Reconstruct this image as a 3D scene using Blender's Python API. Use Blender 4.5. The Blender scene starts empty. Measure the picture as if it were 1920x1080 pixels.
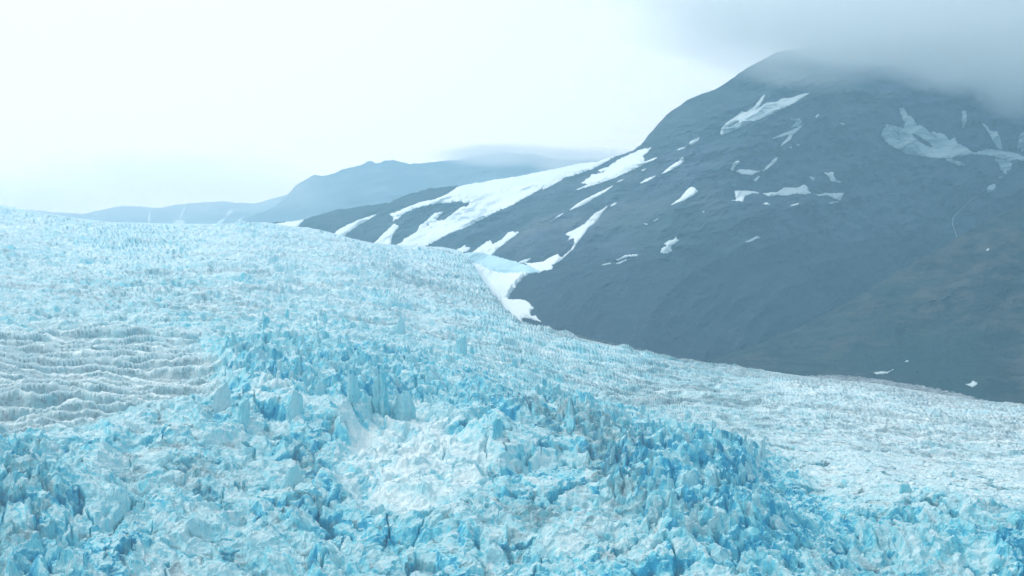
import bpy, math, random
import numpy as np
SC = bpy.context.scene
# ------------------------------------------------------------------ camera, sky, sun, exposure
F = 960.0 / math.tan(math.radians(15.0))          # focal length in pixels of a 1920 px wide frame (30 degrees across)
PITCH = math.atan(240.0 / F)
cam_d = bpy.data.cameras.new('camera')
cam_d.sensor_width = 36.0
cam_d.lens = 18.0 / math.tan(math.radians(15.0))
cam_d.clip_start = 1.0
cam_d.clip_end = 60000.0
cam = bpy.data.objects.new('camera', cam_d)
SC.collection.objects.link(cam)
cam.location = (0, 0, 0)
cam.rotation_euler = (math.radians(90) - PITCH, 0, 0)
SC.camera = cam

SUN_EL, SUN_AZ = math.radians(48), math.radians(-62)      # behind the cloud, ahead and to the left
world = bpy.data.worlds.new('World')
SC.world = world
world.use_nodes = True
nt = world.node_tree
for n in list(nt.nodes): nt.nodes.remove(n)
N = nt.nodes.new
wout = N('ShaderNodeOutputWorld')
bg_sky = N('ShaderNodeBackground'); bg_cloud = N('ShaderNodeBackground'); addw = N('ShaderNodeAddShader')
sky = N('ShaderNodeTexSky'); sky.sky_type = 'NISHITA'; sky.sun_disc = False
sky.sun_elevation = SUN_EL; sky.sun_rotation = SUN_AZ
nt.links.new(sky.outputs[0], bg_sky.inputs[0]); bg_sky.inputs[1].default_value = 0.03
# overcast deck: brighter towards the veiled sun on the left, darker grey over the big mountain
tc = N('ShaderNodeTexCoord')
sep = N('ShaderNodeSeparateXYZ'); nt.links.new(tc.outputs['Generated'], sep.inputs[0])
noi = N('ShaderNodeTexNoise'); noi.inputs['Scale'].default_value = 3.2; noi.inputs['Detail'].default_value = 5
mp = N('ShaderNodeMapping'); mp.inputs['Scale'].default_value = (1, 1, 2.2)
nt.links.new(tc.outputs['Generated'], mp.inputs[0]); nt.links.new(mp.outputs[0], noi.inputs[0])
ma = N('ShaderNodeMath'); ma.operation = 'MULTIPLY_ADD'; ma.inputs[1].default_value = 0.22
nt.links.new(noi.outputs[0], ma.inputs[0]); nt.links.new(sep.outputs[0], ma.inputs[2])
up = N('ShaderNodeMath'); up.operation = 'MULTIPLY_ADD'; up.inputs[1].default_value = -0.55
nt.links.new(sep.outputs[2], up.inputs[0]); nt.links.new(ma.outputs[0], up.inputs[2])
ramp = N('ShaderNodeValToRGB'); nt.links.new(up.outputs[0], ramp.inputs[0])
e = ramp.color_ramp.elements
e[0].position = 0.0;  e[0].color = (0.97, 1.0, 0.985, 1)
e[1].position = 0.62; e[1].color = (0.42, 0.55, 0.62, 1)
for p, c in ((0.14, (0.93, 0.985, 0.98, 1)), (0.23, (0.66, 0.80, 0.84, 1)), (0.33, (0.46, 0.62, 0.70, 1)), (0.44, (0.40, 0.55, 0.64, 1))):
    el = e.new(p); el.color = c
# thin bright veil in front of the hidden sun, low on the left
nrm = N('ShaderNodeVectorMath'); nrm.operation = 'NORMALIZE'; nt.links.new(tc.outputs['Generated'], nrm.inputs[0])
dot = N('ShaderNodeVectorMath'); dot.operation = 'DOT_PRODUCT'; nt.links.new(nrm.outputs[0], dot.inputs[0]); dot.inputs[1].default_value = (-.30, .94, .14)
gl = N('ShaderNodeMapRange'); gl.interpolation_type = 'SMOOTHSTEP'; nt.links.new(dot.outputs['Value'], gl.inputs[0])
gl.inputs[1].default_value = .62; gl.inputs[2].default_value = 1.0; gl.inputs[3].default_value = 0.0; gl.inputs[4].default_value = 1.0
gm_ = N('ShaderNodeMix'); gm_.data_type = 'RGBA'; gm_.blend_type = 'ADD'; gm_.clamp_result = False
gsc = N('ShaderNodeVectorMath'); gsc.operation = 'SCALE'; gsc.inputs[0].default_value = (1.3, .93, .76); nt.links.new(gl.outputs[0], gsc.inputs['Scale'])
gm_.inputs[0].default_value = 1.0
nt.links.new(ramp.outputs[0], gm_.inputs[6]); nt.links.new(gsc.outputs[0], gm_.inputs[7])
nt.links.new(gm_.outputs[2], bg_cloud.inputs[0]); bg_cloud.inputs[1].default_value = .86
nt.links.new(bg_sky.outputs[0], addw.inputs[0]); nt.links.new(bg_cloud.outputs[0], addw.inputs[1])
nt.links.new(addw.outputs[0], wout.inputs[0])

sun_d = bpy.data.lights.new('sun', 'SUN'); sun_d.energy = 1.9; sun_d.angle = math.radians(11); sun_d.color = (1.0, 0.96, 0.89)
sun = bpy.data.objects.new('sun', sun_d); SC.collection.objects.link(sun)
# light travels from ahead-left down to the right and towards the camera
sun.rotation_euler = (math.radians(90) - SUN_EL, 0, math.radians(180) + (-SUN_AZ))
SC.view_settings.view_transform = 'Standard'; SC.view_settings.look = 'None'
SC.view_settings.exposure = 0.14; SC.view_settings.gamma = 1.0
SC.cycles.volume_bounces = 12
SC.cycles.max_bounces = 14; SC.cycles.diffuse_bounces = 4
SC.cycles.volume_step_rate = 1.0

# ------------------------------------------------------------------ numpy helpers
f32 = np.float32
cp_, sp_ = math.cos(PITCH), math.sin(PITCH)
def unproject(px, py, D):
    """point at depth D on the sight line of the survey pixel (px, py)"""
    a = (px - 960.0) / F; b = (py - 540.0) / F
    return a * D, D * (cp_ - b * sp_), D * (-sp_ - b * cp_)
def cv(pts):
    xs = np.array([p[0] for p in pts], float); ys = np.array([p[1] for p in pts], float)
    return lambda x: np.interp(x, xs, ys)
def cvs(pts, w):
    f = cv(pts); xs = np.arange(-1200, 3200, 10.0); k = np.exp(-(np.arange(-40, 41) * 10.0 / w) ** 2); k /= k.sum()
    ys = np.convolve(np.pad(f(xs), 40, mode='edge'), k, mode='valid')
    return lambda x: np.interp(x, xs, ys)
def hsh(ix, iy, s):
    h = (ix.astype(np.int64) * 374761393 + iy.astype(np.int64) * 668265263 + s * 2147483647 * 3 + s * 97) & 0xFFFFFFFF
    h = ((h ^ (h >> 13)) * 1274126177) & 0xFFFFFFFF
    h = ((h ^ (h >> 15)) * 2246822519) & 0xFFFFFFFF
    h = h ^ (h >> 14)
    return (h & 0xFFFFFF).astype(f32) / f32(0xFFFFFF)
def noise(x, y, s):
    fx = np.floor(x); fy = np.floor(y); tx = (x - fx).astype(f32); ty = (y - fy).astype(f32)
    ix = fx.astype(np.int64); iy = fy.astype(np.int64)
    def g(dx, dy):
        a = hsh(ix + dx, iy + dy, s) * f32(6.2831853)
        return np.cos(a) * (tx - dx) + np.sin(a) * (ty - dy)
    u = tx * tx * tx * (tx * (tx * 6 - 15) + 10); v = ty * ty * ty * (ty * (ty * 6 - 15) + 10)
    n0 = g(0, 0); n1 = g(1, 0); n2 = g(0, 1); n3 = g(1, 1)
    a = n0 + u * (n1 - n0); b = n2 + u * (n3 - n2)
    return (a + v * (b - a)) * f32(1.45)
def fbm(x, y, s, o=4, g=0.5):
    t = 0; a = 1.0; n = 0
    for k in range(o):
        t = t + a * noise(x * 2 ** k + 17.3 * k, y * 2 ** k - 9.1 * k, s + k); n += a; a *= g
    return t / n
def ridged(x, y, s, o=4, g=0.5):
    t = 0; a = 1.0; n = 0
    for k in range(o):
        t = t + a * (1 - np.abs(noise(x * 2 ** k + 5.3 * k, y * 2 ** k + 3.7 * k, s + k)) * 1.6); n += a; a *= g
    return t / n
def sm(e0, e1, x):
    t = np.clip((x - e0) / (e1 - e0), 0, 1); return t * t * (3 - 2 * t)
def blocks(x, y, cell, s, steep=2.4, tilt=0.35, r=0.52, hv=1.0):
    """heap of convex broken blocks: for every point the highest of the neighbouring blocks"""
    X = x / cell; Y = y / cell
    ix = np.floor(X).astype(np.int64); iy = np.floor(Y).astype(np.int64)
    best = np.full(X.shape, -9, f32); rid = np.zeros(X.shape, f32); side = np.zeros(X.shape, f32)
    for dx in (-1, 0, 1):
        for dy in (-1, 0, 1):
            jx = ix + dx; jy = iy + dy
            qx = (X - jx - (0.15 + 0.7 * hsh(jx, jy, s))).astype(f32); qy = (Y - jy - (0.15 + 0.7 * hsh(jx, jy, s + 1))).astype(f32)
            ang = hsh(jx, jy, s + 2) * 6.2832; R = r * (0.6 + 0.7 * hsh(jx, jy, s + 3))
            H = hsh(jx, jy, s + 4) * hv
            ca, sa = np.cos(ang), np.sin(ang)
            u = ca * qx + sa * qy; v = -sa * qx + ca * qy
            k = 0.5 + 0.45 * hsh(jx, jy, s + 5)
            d = np.maximum(np.maximum(u, -u * 1.15 + 0.25 * v), np.maximum(v * k + 0.2 * u, -v * k - 0.1 * u)) / R
            top = H + tilt * (hsh(jx, jy, s + 6) - .5) * 2 * u + tilt * (hsh(jx, jy, s + 7) - .5) * 2 * v
            h = top - steep * np.maximum(d - 1, 0) * R
            m = h > best
            best = np.where(m, h, best); rid = np.where(m, hsh(jx, jy, s + 8), rid); side = np.where(m, d > 1.0, side)
    return best, rid, side.astype(f32)
def cracks(x, y, cell, s):
    X = x / cell; Y = y / cell
    ix = np.floor(X).astype(np.int64); iy = np.floor(Y).astype(np.int64)
    f1 = np.full(X.shape, 9, f32); f2 = f1.copy()
    for dx in (-1, 0, 1):
        for dy in (-1, 0, 1):
            jx = ix + dx; jy = iy + dy
            d = np.hypot(X - jx - hsh(jx, jy, s), Y - jy - hsh(jx, jy, s + 1)).astype(f32)
            f2 = np.minimum(f2, np.maximum(f1, d)); f1 = np.minimum(f1, d)
    return (f2 - f1) * cell
def transverse(x, y, sp, ax, s, s1=.2):
    w = y / sp + 1.1 * fbm(x / ax / 1.6, y / (sp * 5), s, 3) + .25 * noise(x / ax * 2.6, y / sp / 2, s + 4)
    row = np.floor(w); f = (w - row).astype(f32)
    a = .35 + .9 * sm(-.45, .4, noise(x / ax + row * 7.13, row * 3.37, s + 7))
    return np.where(f < s1, f / s1, (1 - (f - s1) / (1 - s1)) ** 1.4) * a, f
# soft zone maps of the survey, 8 px cells
MX0, MY0, MS = -640, 240, 8
MW, MH = 3200 // MS, 1300 // MS
gx, gy = np.meshgrid(MX0 + (np.arange(MW) + .5) * MS, MY0 + (np.arange(MH) + .5) * MS)
def inpoly(px, py, poly):
    c = np.zeros(px.shape, bool); n = len(poly)
    for i in range(n):
        x0, y0 = poly[i]; x1, y1 = poly[i - 1]
        if y0 == y1: continue
        m = (y0 > py) != (y1 > py)
        c ^= m & (px < (x1 - x0) * (py - y0) / (y1 - y0) + x0)
    return c
def zone(polys, blur):
    m = np.zeros(gx.shape, f32)
    for p in polys:
        w = 1.0
        if isinstance(p, tuple): w, p = p
        m = np.maximum(m, inpoly(gx, gy, p) * w)
    for _ in range(blur):
        for ax in (0, 1):
            q = np.pad(m, [(1, 1) if k == ax else (0, 0) for k in (0, 1)], mode='edge')
            m = (q.take(range(0, m.shape[ax]), ax) + q.take(range(1, m.shape[ax] + 1), ax) + q.take(range(2, m.shape[ax] + 2), ax)) / 3
    def f(px, py):
        X = np.clip((px - MX0) / MS - .5, 0, MW - 1.001); Y = np.clip((py - MY0) / MS - .5, 0, MH - 1.001)
        i = X.astype(int); j = Y.astype(int); u = X - i; v = Y - j
        return ((m[j, i] * (1 - u) + m[j, i + 1] * u) * (1 - v) + (m[j + 1, i] * (1 - u) + m[j + 1, i + 1] * u) * v).astype(f32)
    return f

def mesh_grid(name, X, Y, Z, cols, mat, attr=None, smooth=False):
    nr, nc = X.shape
    me = bpy.data.meshes.new(name)
    co = np.stack([X, Y, Z], -1).reshape(-1, 3).astype(f32)
    idx = np.arange(nr * nc, dtype=np.int32).reshape(nr, nc)
    q = np.stack([idx[:-1, :-1], idx[:-1, 1:], idx[1:, 1:], idx[1:, :-1]], -1).reshape(-1)
    nf = (nr - 1) * (nc - 1)
    me.vertices.add(nr * nc); me.vertices.foreach_set('co', co.ravel())
    me.loops.add(nf * 4); me.loops.foreach_set('vertex_index', q)
    me.polygons.add(nf); me.polygons.foreach_set('loop_start', np.arange(0, nf * 4, 4, dtype=np.int32))
    me.polygons.foreach_set('use_smooth', np.full(nf, smooth))
    me.update(calc_edges=True)
    if attr is not None:
        a = me.attributes.new('tint', 'FLOAT_COLOR', 'POINT')
        a.data.foreach_set('color', attr.reshape(-1, 4).astype(f32).ravel())
    me.materials.append(mat)
    o = bpy.data.objects.new(name, me); SC.collection.objects.link(o)
    return o
def mesh_raw(name, verts, faces, mat, smooth=False):
    me = bpy.data.meshes.new(name); me.from_pydata([tuple(map(float, v)) for v in verts], [], faces)
    me.polygons.foreach_set('use_smooth', np.full(len(me.polygons), smooth)); me.update()
    me.materials.append(mat)
    return me
def tag(o, label=None, cat=None, group=None, kind=None):
    if label: o['label'] = label
    if cat: o['category'] = cat
    if group: o['group'] = group
    if kind: o['kind'] = kind
    return o

# ------------------------------------------------------------------ materials
class NB:
    def __init__(s, name):
        s.m = bpy.data.materials.new(name); s.m.use_nodes = True; s.t = s.m.node_tree
        s.b = s.t.nodes['Principled BSDF']; s.out = s.t.nodes['Material Output']
        s.geo = s.t.nodes.new('ShaderNodeNewGeometry')
    def n(s, typ, **kw):
        x = s.t.nodes.new(typ)
        for k, v in kw.items(): setattr(x, k, v)
        return x
    def l(s, a, b): s.t.links.new(a, b)
    def val(s, x, sock):
        if isinstance(x, (int, float)): sock.default_value = x
        elif isinstance(x, tuple): sock.default_value = (*x, 1) if len(x) == 3 else x
        else: s.l(x, sock)
    def math(s, op, a, b=0.0, c=0.0):
        x = s.n('ShaderNodeMath', operation=op); s.val(a, x.inputs[0]); s.val(b, x.inputs[1]); s.val(c, x.inputs[2]); return x.outputs[0]
    def mr(s, x, a, b, c=0.0, d=1.0, t='SMOOTHSTEP'):
        m = s.n('ShaderNodeMapRange', interpolation_type=t); s.val(x, m.inputs[0])
        for k, v in zip((1, 2, 3, 4), (a, b, c, d)): m.inputs[k].default_value = v
        return m.outputs[0]
    def mix(s, f, a, b):
        m = s.n('ShaderNodeMix', data_type='RGBA'); s.val(f, m.inputs[0]); s.val(a, m.inputs[6]); s.val(b, m.inputs[7]); return m.outputs[2]
    def noise(s, scale, detail=4, rough=.55, stretch=(1, 1, 1), rot=(0, 0, 0), off=(0, 0, 0)):
        mp = s.n('ShaderNodeMapping'); s.l(s.geo.outputs['Position'], mp.inputs[0])
        mp.inputs['Scale'].default_value = stretch; mp.inputs['Rotation'].default_value = rot; mp.inputs['Location'].default_value = off
        x = s.n('ShaderNodeTexNoise'); x.inputs['Scale'].default_value = scale; x.inputs['Detail'].default_value = detail
        x.inputs['Roughness'].default_value = rough; s.l(mp.outputs[0], x.inputs[0]); return x.outputs[0]
    def bump(s, h, dist, strength=1.0):
        b = s.n('ShaderNodeBump'); b.inputs['Strength'].default_value = strength; b.inputs['Distance'].default_value = dist
        s.l(h, b.inputs['Height']); s.l(b.outputs[0], s.b.inputs['Normal'])

def ice_material(name, use_tint):
    k = NB(name)
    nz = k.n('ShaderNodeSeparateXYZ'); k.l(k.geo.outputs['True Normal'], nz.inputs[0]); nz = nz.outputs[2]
    if use_tint:
        at = k.n('ShaderNodeAttribute', attribute_name='tint'); sc = k.n('ShaderNodeSeparateColor'); k.l(at.outputs['Color'], sc.inputs[0])
        blue, dirt, snow = sc.outputs[0], sc.outputs[1], sc.outputs[2]
    else:
        oi = k.n('ShaderNodeObjectInfo')
        blue = k.mr(oi.outputs['Random'], 0, 1, .05, .5, 'LINEAR'); dirt = k.mr(oi.outputs['Random'], .5, 1, .15, .5); snow = k.math('MULTIPLY', 0.0, 0.0)
    n1 = k.noise(.035, 6, .62); n2 = k.noise(.22, 5, .6); n3 = k.noise(1.1, 3, .6)
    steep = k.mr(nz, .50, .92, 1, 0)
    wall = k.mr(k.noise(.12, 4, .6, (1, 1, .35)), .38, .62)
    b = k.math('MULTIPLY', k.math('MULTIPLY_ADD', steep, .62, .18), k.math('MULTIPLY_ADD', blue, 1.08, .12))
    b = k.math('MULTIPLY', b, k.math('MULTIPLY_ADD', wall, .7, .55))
    b = k.math('MULTIPLY', b, k.math('SUBTRACT', 1.0, k.math('MULTIPLY', snow, .8)))
    b = k.n('ShaderNodeClamp').outputs[0] if False else k.math('MINIMUM', b, 1.0)
    pale = k.mix(k.mr(n1, .35, .65), C_WHITE, C_PALE)
    pale = k.mix(snow, pale, (.86, .93, .93))
    c = k.mix(k.mr(b, 0.0, .55, t='LINEAR'), pale, C_CYAN)
    c = k.mix(k.mr(b, .45, 1.0, t='LINEAR'), c, C_DEEP)
    # grit: thin dark debris lines on walls and specks on the weathered tops
    streak = k.mr(k.noise(.55, 5, .7, (1, 1, .22)), .56, .70)
    spk = k.mr(n3, .55, .72)
    d = k.math('MULTIPLY', dirt, k.math('MAXIMUM', k.math('MULTIPLY', streak, steep), k.math('MULTIPLY', spk, k.mr(n2, .4, .62))))
    d = k.math('MINIMUM', k.math('ADD', k.math('MULTIPLY', d, 1.1), k.math('MULTIPLY', k.math('MULTIPLY', dirt, dirt), k.mr(n2, .42, .66, 0, .3))), .9)
    d = k.math('MINIMUM', k.math('ADD', d, k.mr(dirt, .45, 1.0, 0, .30)), .9)
    c = k.mix(d, c, (.135, .165, .175))
    k.l(c, k.b.inputs['Base Color']); k.b.inputs['Roughness'].default_value = .55
    k.b.inputs['Specular IOR Level'].default_value = .3
    hb = k.math('ADD', k.math('MULTIPLY', n2, 2.2), k.math('MULTIPLY', n3, .8))
    k.bump(hb, 1.3, .8)
    return k.m
C_WHITE = (.68, .81, .83); C_PALE = (.42, .67, .73); C_CYAN = (.18, .66, .77); C_DEEP = (.01, .34, .56)
M_ICE = ice_material('glacier_ice', True)
M_SERAC = ice_material('serac_ice', False)

def snow_material(name, col, dirty=.25):
    k = NB(name)
    n1 = k.noise(.012, 5, .6, (1, .4, 2.2)); n2 = k.noise(.09, 4, .6)
    c = k.mix(k.mr(n1, .42, .66, 0, dirty), col, tuple(v * f for v, f in zip(col, (.72, .78, .80))))
    k.l(c, k.b.inputs['Base Color']); k.b.inputs['Roughness'].default_value = .7; k.b.inputs['Specular IOR Level'].default_value = .2
    k.bump(n2, 1.2, .5)
    return k.m
M_SNOW = snow_material('old_snow', (.86, .91, .91))
M_DULL = snow_material('dull_veiled_snow', (.50, .58, .60), .6)  # on the high fan the darker base stands in for veiling cloud and haze
M_MID = snow_material('grey_snow', (.64, .72, .73), .5)

def rock_material(name, c_rock, c_dark, c_green, green, scale, bare=(.09, .09, .09), belt=None):
    k = NB(name)
    n1 = k.noise(scale, 6, .62, (1, 1, 1.6), (0, .5, 0)); n2 = k.noise(scale * 5, 5, .65, (1, 1, 2.5), (0, .5, 0)); n3 = k.noise(scale * .45, 3, .5, off=(70, 20, 0))
    n4 = k.noise(scale * 14, 4, .7)
    c = k.mix(k.mr(n2, .42, .60), c_dark, c_rock)
    c = k.mix(k.mr(n1, .54, .70, 0, .7), c, bare)
    c = k.mix(k.mr(n3, .44, .60, 0, green), c, c_green)
    c = k.mix(k.mr(n4, .58, .72, 0, .45), c, tuple(v * .45 for v in c_dark))
    if belt:
        sp = k.n('ShaderNodeSeparateXYZ'); k.l(k.geo.outputs['Position'], sp.inputs[0])
        zz = k.math('ADD', sp.outputs[2], k.math('MULTIPLY', n1, 110.0))
        c = k.mix(k.mr(zz, -115, -150, 0, .8), c, belt)
    k.l(c, k.b.inputs['Base Color']); k.b.inputs['Roughness'].default_value = .95; k.b.inputs['Specular IOR Level'].default_value = .1
    k.bump(k.math('ADD', n2, k.math('MULTIPLY', n4, .4)), 20.0, 1.0)
    return k.m
M_ROCK = rock_material('mountain_rock', (.066, .090, .128), (.022, .038, .062), (.03, .066, .062), .6, .0032, (.16, .17, .18), (.014, .030, .044))
M_HILL = rock_material('brushy_slope', (.062, .070, .070), (.014, .026, .032), (.008, .040, .040), .9, .0045, (.14, .13, .10))
M_FAR = rock_material('far_rock', (.25, .30, .33), (.18, .23, .26), (.18, .23, .24), .4, .0012)  # lightened so the ridge fades: haze put into the rock colour
M_PALE = rock_material('haze_pale_far_rock', (.46, .53, .54), (.34, .40, .42), (.38, .44, .45), .4, .0012, (.5, .56, .57))  # paleness is the fade into mist, painted into the rock colour

# ------------------------------------------------------------------ glacier
g_sky = cv([(-700, 300), (-300, 345), (-100, 372), (0, 384), (60, 396), (130, 407), (200, 416), (300, 419), (400, 420), (450, 418), (500, 417), (545, 424), (580, 427), (620, 436), (660, 447), (700, 456), (770, 461),
            (830, 463), (862, 470), (880, 484), (893, 505), (912, 535), (932, 562), (955, 588), (976, 605), (1010, 612), (1050, 624), (1100, 637), (1180, 654), (1260, 672), (1330, 681), (1420, 693), (1530, 709),
            (1640, 719), (1740, 736), (1830, 751), (1920, 758), (2100, 775), (2500, 800)])
g_Ds = cvs([(-700, 5200), (0, 4700), (300, 4400), (560, 3950), (830, 3300), (1000, 2800), (1300, 2500), (1920, 2300), (2500, 2200)], 110)
Z_serac = zone([[(430, 625), (520, 612), (640, 608), (740, 628), (870, 658), (960, 700), (1060, 735), (1180, 762), (1290, 800), (1370, 850), (1420, 900), (1430, 960), (1420, 1100), (1250, 1100), (1190, 1000), (1120, 900), (1010, 830), (900, 800), (850, 790), (700, 800), (560, 790), (480, 780), (410, 750), (400, 680)],
                (.8, [(-700, 850), (40, 850), (110, 930), (150, 1010), (170, 1300), (-700, 1300)]), (.5, [(1370, 850), (1500, 910), (1560, 1000), (1920, 985), (2600, 960), (2600, 1300), (1400, 1300)])], 6)
Z_wave = zone([[(-700, 640), (0, 640), (150, 632), (300, 645), (400, 690), (420, 740), (370, 790), (250, 810), (120, 830), (0, 850), (-700, 870)]], 4)
Z_smooth = zone([[(640, 870), (680, 800), (790, 795), (850, 840), (940, 890), (910, 945), (780, 980), (680, 970), (620, 920)],
                 (.75, [(230, 850), (330, 820), (470, 840), (640, 880), (600, 930), (420, 960), (240, 960), (200, 900)]),
                 (.7, [(260, 985), (420, 960), (560, 1000), (600, 1060), (560, 1300), (260, 1300)]),
                 (.5, [(880, 960), (1180, 960), (1240, 1020), (1200, 1200), (900, 1200)]),
                 (.7, [(1520, 1015), (1860, 1030), (1880, 1200), (1520, 1200)])], 2)
Z_white = zone([[(640, 880), (670, 800), (790, 785), (850, 840), (920, 890), (900, 940), (780, 975), (680, 965), (620, 920)], (.8, [(460, 770), (600, 770), (580, 830), (470, 825)]), (.5, [(980, 860), (1080, 940), (1140, 1000), (1080, 990), (990, 920)])], 2)
Z_dirt_dark = zone([(1., [(940, 765), (1050, 790), (1190, 850), (1235, 900), (1200, 935), (1120, 900), (1020, 860), (950, 810)]),
               (.8, [(1080, 900), (1180, 920), (1250, 990), (1230, 1040), (1130, 990), (1060, 930)]),
               (.55, [(-700, 655), (60, 655), (330, 700), (390, 780), (240, 800), (80, 850), (-700, 860)]),
               (.55, [(230, 870), (420, 860), (400, 930), (230, 960)]), (.6, [(-700, 930), (90, 930), (120, 1080), (-700, 1300)]),
               (.8, [(880, 965), (1100, 970), (1150, 1040), (1000, 1030), (900, 1010)]),
               (.5, [(80, 535), (350, 540), (560, 600), (400, 620), (150, 600)]),
               (1., [(700, 500), (860, 540), (930, 560), (985, 606), (900, 590), (800, 560), (720, 520)]), (.9, [(640, 470), (665, 470), (675, 500), (650, 495)]),  # dark crevasse lines of the far ice, drawn as tone
               (1., [(1500, 705), (1640, 716), (1740, 733), (1800, 748), (1740, 752), (1620, 742), (1520, 728)]),
               (.15, [(1150, 720), (1920, 760), (2500, 800), (2500, 950), (1500, 900), (1250, 800)]),
               (.5, [(1250, 1000), (1330, 1000), (1330, 1080), (1250, 1080)])], 2)

g_skyD = cvs([(-700, 300), (-300, 345), (0, 384), (200, 414), (450, 419), (560, 430), (660, 455), (770, 490), (860, 525), (940, 560), (1010, 590), (1100, 633), (1260, 672), (1420, 693), (1640, 720), (1920, 758), (2500, 800)], 130)
def g_D(px, py):
    s = g_skyD(px); t = (py - s) / (1080.0 - s)
    g = np.where(t < 0, t * 1.2, t) ; g = np.where(t < 1, g + .17 * np.sin(np.pi * np.clip(t, 0, 1)), 1 + .47 * (t - 1))
    Dn = 1120.0
    return 1.0 / (g / Dn + (1 - g) / g_Ds(px)), t

def glacier_relief(px, py, want_attr=True):
    D, t = g_D(px, py)
    x, y, z = unproject(px, py, D)
    x0, y0 = x, y
    wx = fbm(x / 55, y / 55, 3, 3) * 16; wy = fbm(x / 55, y / 55, 9, 3) * 16
    fx = x + wx; fy = y + wy
    fine = fbm(x / 5.5, y / 5.5, 21, 3, .6); f2 = fbm(x / 16 + 3, y / 16, 27, 3, .6)
    jx = fx + fine * 2.0 + f2 * 4; jy = fy + f2 * 4 - fine * 2.0
    qx = px + fbm(x / 60, y / 60, 33, 3) * 34; qy = py + fbm(x / 60, y / 60, 35, 3) * 22
    ser = Z_serac(qx, qy); wav = Z_wave(px + (qx - px) * 1.6, qy); smo = Z_smooth(qx, qy); whi = Z_white(qx, qy); dirt = Z_dirt_dark(qx, qy)
    near = sm(0.22, 0.52, t + .05 * fbm(x / 120, y / 120, 31, 2)); edge = sm(0.0, 14.0, py - g_sky(px))
    fore = near * (1 - wav) * (1 - .85 * smo)
    right = sm(1000, 1700, px) * (1 - sm(.45, .95, t)) * (1 - ser)
    # macro steps of the ice fall
    mac = fbm(x / 170, y / 210, 41, 3) * 26 * near * (1 - .5 * right) + fbm(x / 420, y / 420, 44, 3) * 22 * (1 - near) * sm(0.02, .2, t)
    # big broken blocks, blades, rubble
    bL, rL, sL = blocks(jx * .95, jy, 44, 101, 2.6, .5)
    bM, rM, sM = blocks(jx * 1.2, jy * .9, 17, 131, 3.2, .55, .5)
    bS, rS, sS = blocks(jx, jy, 7.0, 161, 2.4, .7, .5)
    bX, rX, sX = blocks(x + fine, y - fine, 3.0, 191, 2.0, .8, .5)
    blade, rB, sB = blocks(jx * 2.3 + .6 * jy, jy * .9, 14, 211, 4.6, .7, .42)
    h = mac
    rough = fore * (1 - .82 * right)
    h = h + rough * (bL * (12 - 3 * ser) + bM * (5.5 + 2.5 * ser) + bS * 2.9)
    h = h + rough * ser * np.maximum(blade, -.9) * 9.5
    # gentler far field and right-hand side: choppy small blocks and low ridges
    band0 = sm(-.1, .3, fbm(x / 260, y / 200, 69, 3))
    chop = ridged(fx / 34 + .12 * fy / 34, fy / 15, 61, 4, .55)
    calm = (1 - fore) * (1 - .75 * wav) * (1 - smo * near)
    h = h + calm * edge * (np.maximum(bM, -1) * (.8 + 1.2 * (1 - near) * band0) + bS * 1.5 + (chop - .5) * (3.2 - 1.0 * right) + f2 * 1.6)
    tr, trf = transverse(x + .12 * y + wx * .5, y + .18 * x + wy * .4, 12.5, 40, 261)
    tr2, tr2f = transverse(x - .1 * y + wx * .5, y + .05 * x + wy * .6, 6.5, 22, 281)
    h = h + calm * edge * (tr * (3.9 - .9 * right) + tr2 * 1.6)
    band = sm(.05, .45, fbm(x / 300, y / 190, 71, 3))
    h = h + (1 - near) * edge * (ridged(fx / 210, fy / 95, 73, 3) - .5) * 16 * (1 - .6 * right)
    h = h + calm * edge * band * (1 - right) * (bL * 7)
    h = h + (.6 + .4 * near) * bX * (.8 + .35 * near) + fine * .9 * (1 - .5 * smo) * (1 - .5 * wav)
    h = h - fore * sm(.16, -.05, bM) * 4.0 - fore * sm(.12, -.05, bS) * 1.2
    # long standing waves of ice on the left
    w = y / 21.0 + .95 * fbm(x / 130, y / 110, 77, 3) + .22 * fbm(x / 38, y / 60, 79, 3) - .08 * x / 21 + .5 * noise(x / 24, y / 40, 85)
    row = np.floor(w); s = (w - row).astype(f32)
    amp = .35 + .9 * hsh(row.astype(np.int64), row.astype(np.int64) * 0 + 5, 3) * (.6 + .8 * sm(-.5, .5, noise(x / 45 + row * 7.1, row * 3.3, 83)))
    s1 = .17
    prof = np.where(s < s1, s / s1, 1 - (s - s1) / (1 - s1))
    prof = prof ** np.where(s < s1, 1.0, 1.5)
    crest = fbm(x / 13 + row * 5, y / 400, 87, 3) * 2.6
    h = h + wav * (prof * (8.5 * amp + crest) + bS * .5 + bM * .5 + bL * 2.0)
    # open cracks, some with a blue floor
    ck = cracks(jx * 2.0 + .3 * jy, jy * .7, 46, 241)
    on = sm(.22, .45, fbm(x / 70, y / 70, 251, 2))
    cut = (1 - sm(.6, 2.2, ck)) * on * (near * 1.0) * (1 - wav)
    h = h - cut * 7 * (1 - .3 * smo)
    # smooth snowy bowls keep soft swells and a little rubble
    h = h + smo * near * (fbm(x / 42, y / 30, 91, 3) * 6.5 + np.maximum(bS - .55, 0) * 4.0 + np.maximum(bM - .75, 0) * 9)
    X, Y, Z = x0, y0, z + h
    if not want_attr: return X, Y, Z
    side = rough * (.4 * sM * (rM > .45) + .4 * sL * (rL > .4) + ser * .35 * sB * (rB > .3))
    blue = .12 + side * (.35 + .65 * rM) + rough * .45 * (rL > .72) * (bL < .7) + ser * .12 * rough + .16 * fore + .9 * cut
    blue = blue + (1 - near) * (.24 * band + .12) + .18 * sm(.0, .35, fbm(x / 60, y / 34, 95, 3)) + .5 * sm(.3, .05, bM) * near * (1 - wav) - .16 * wav - .17 * right
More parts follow.
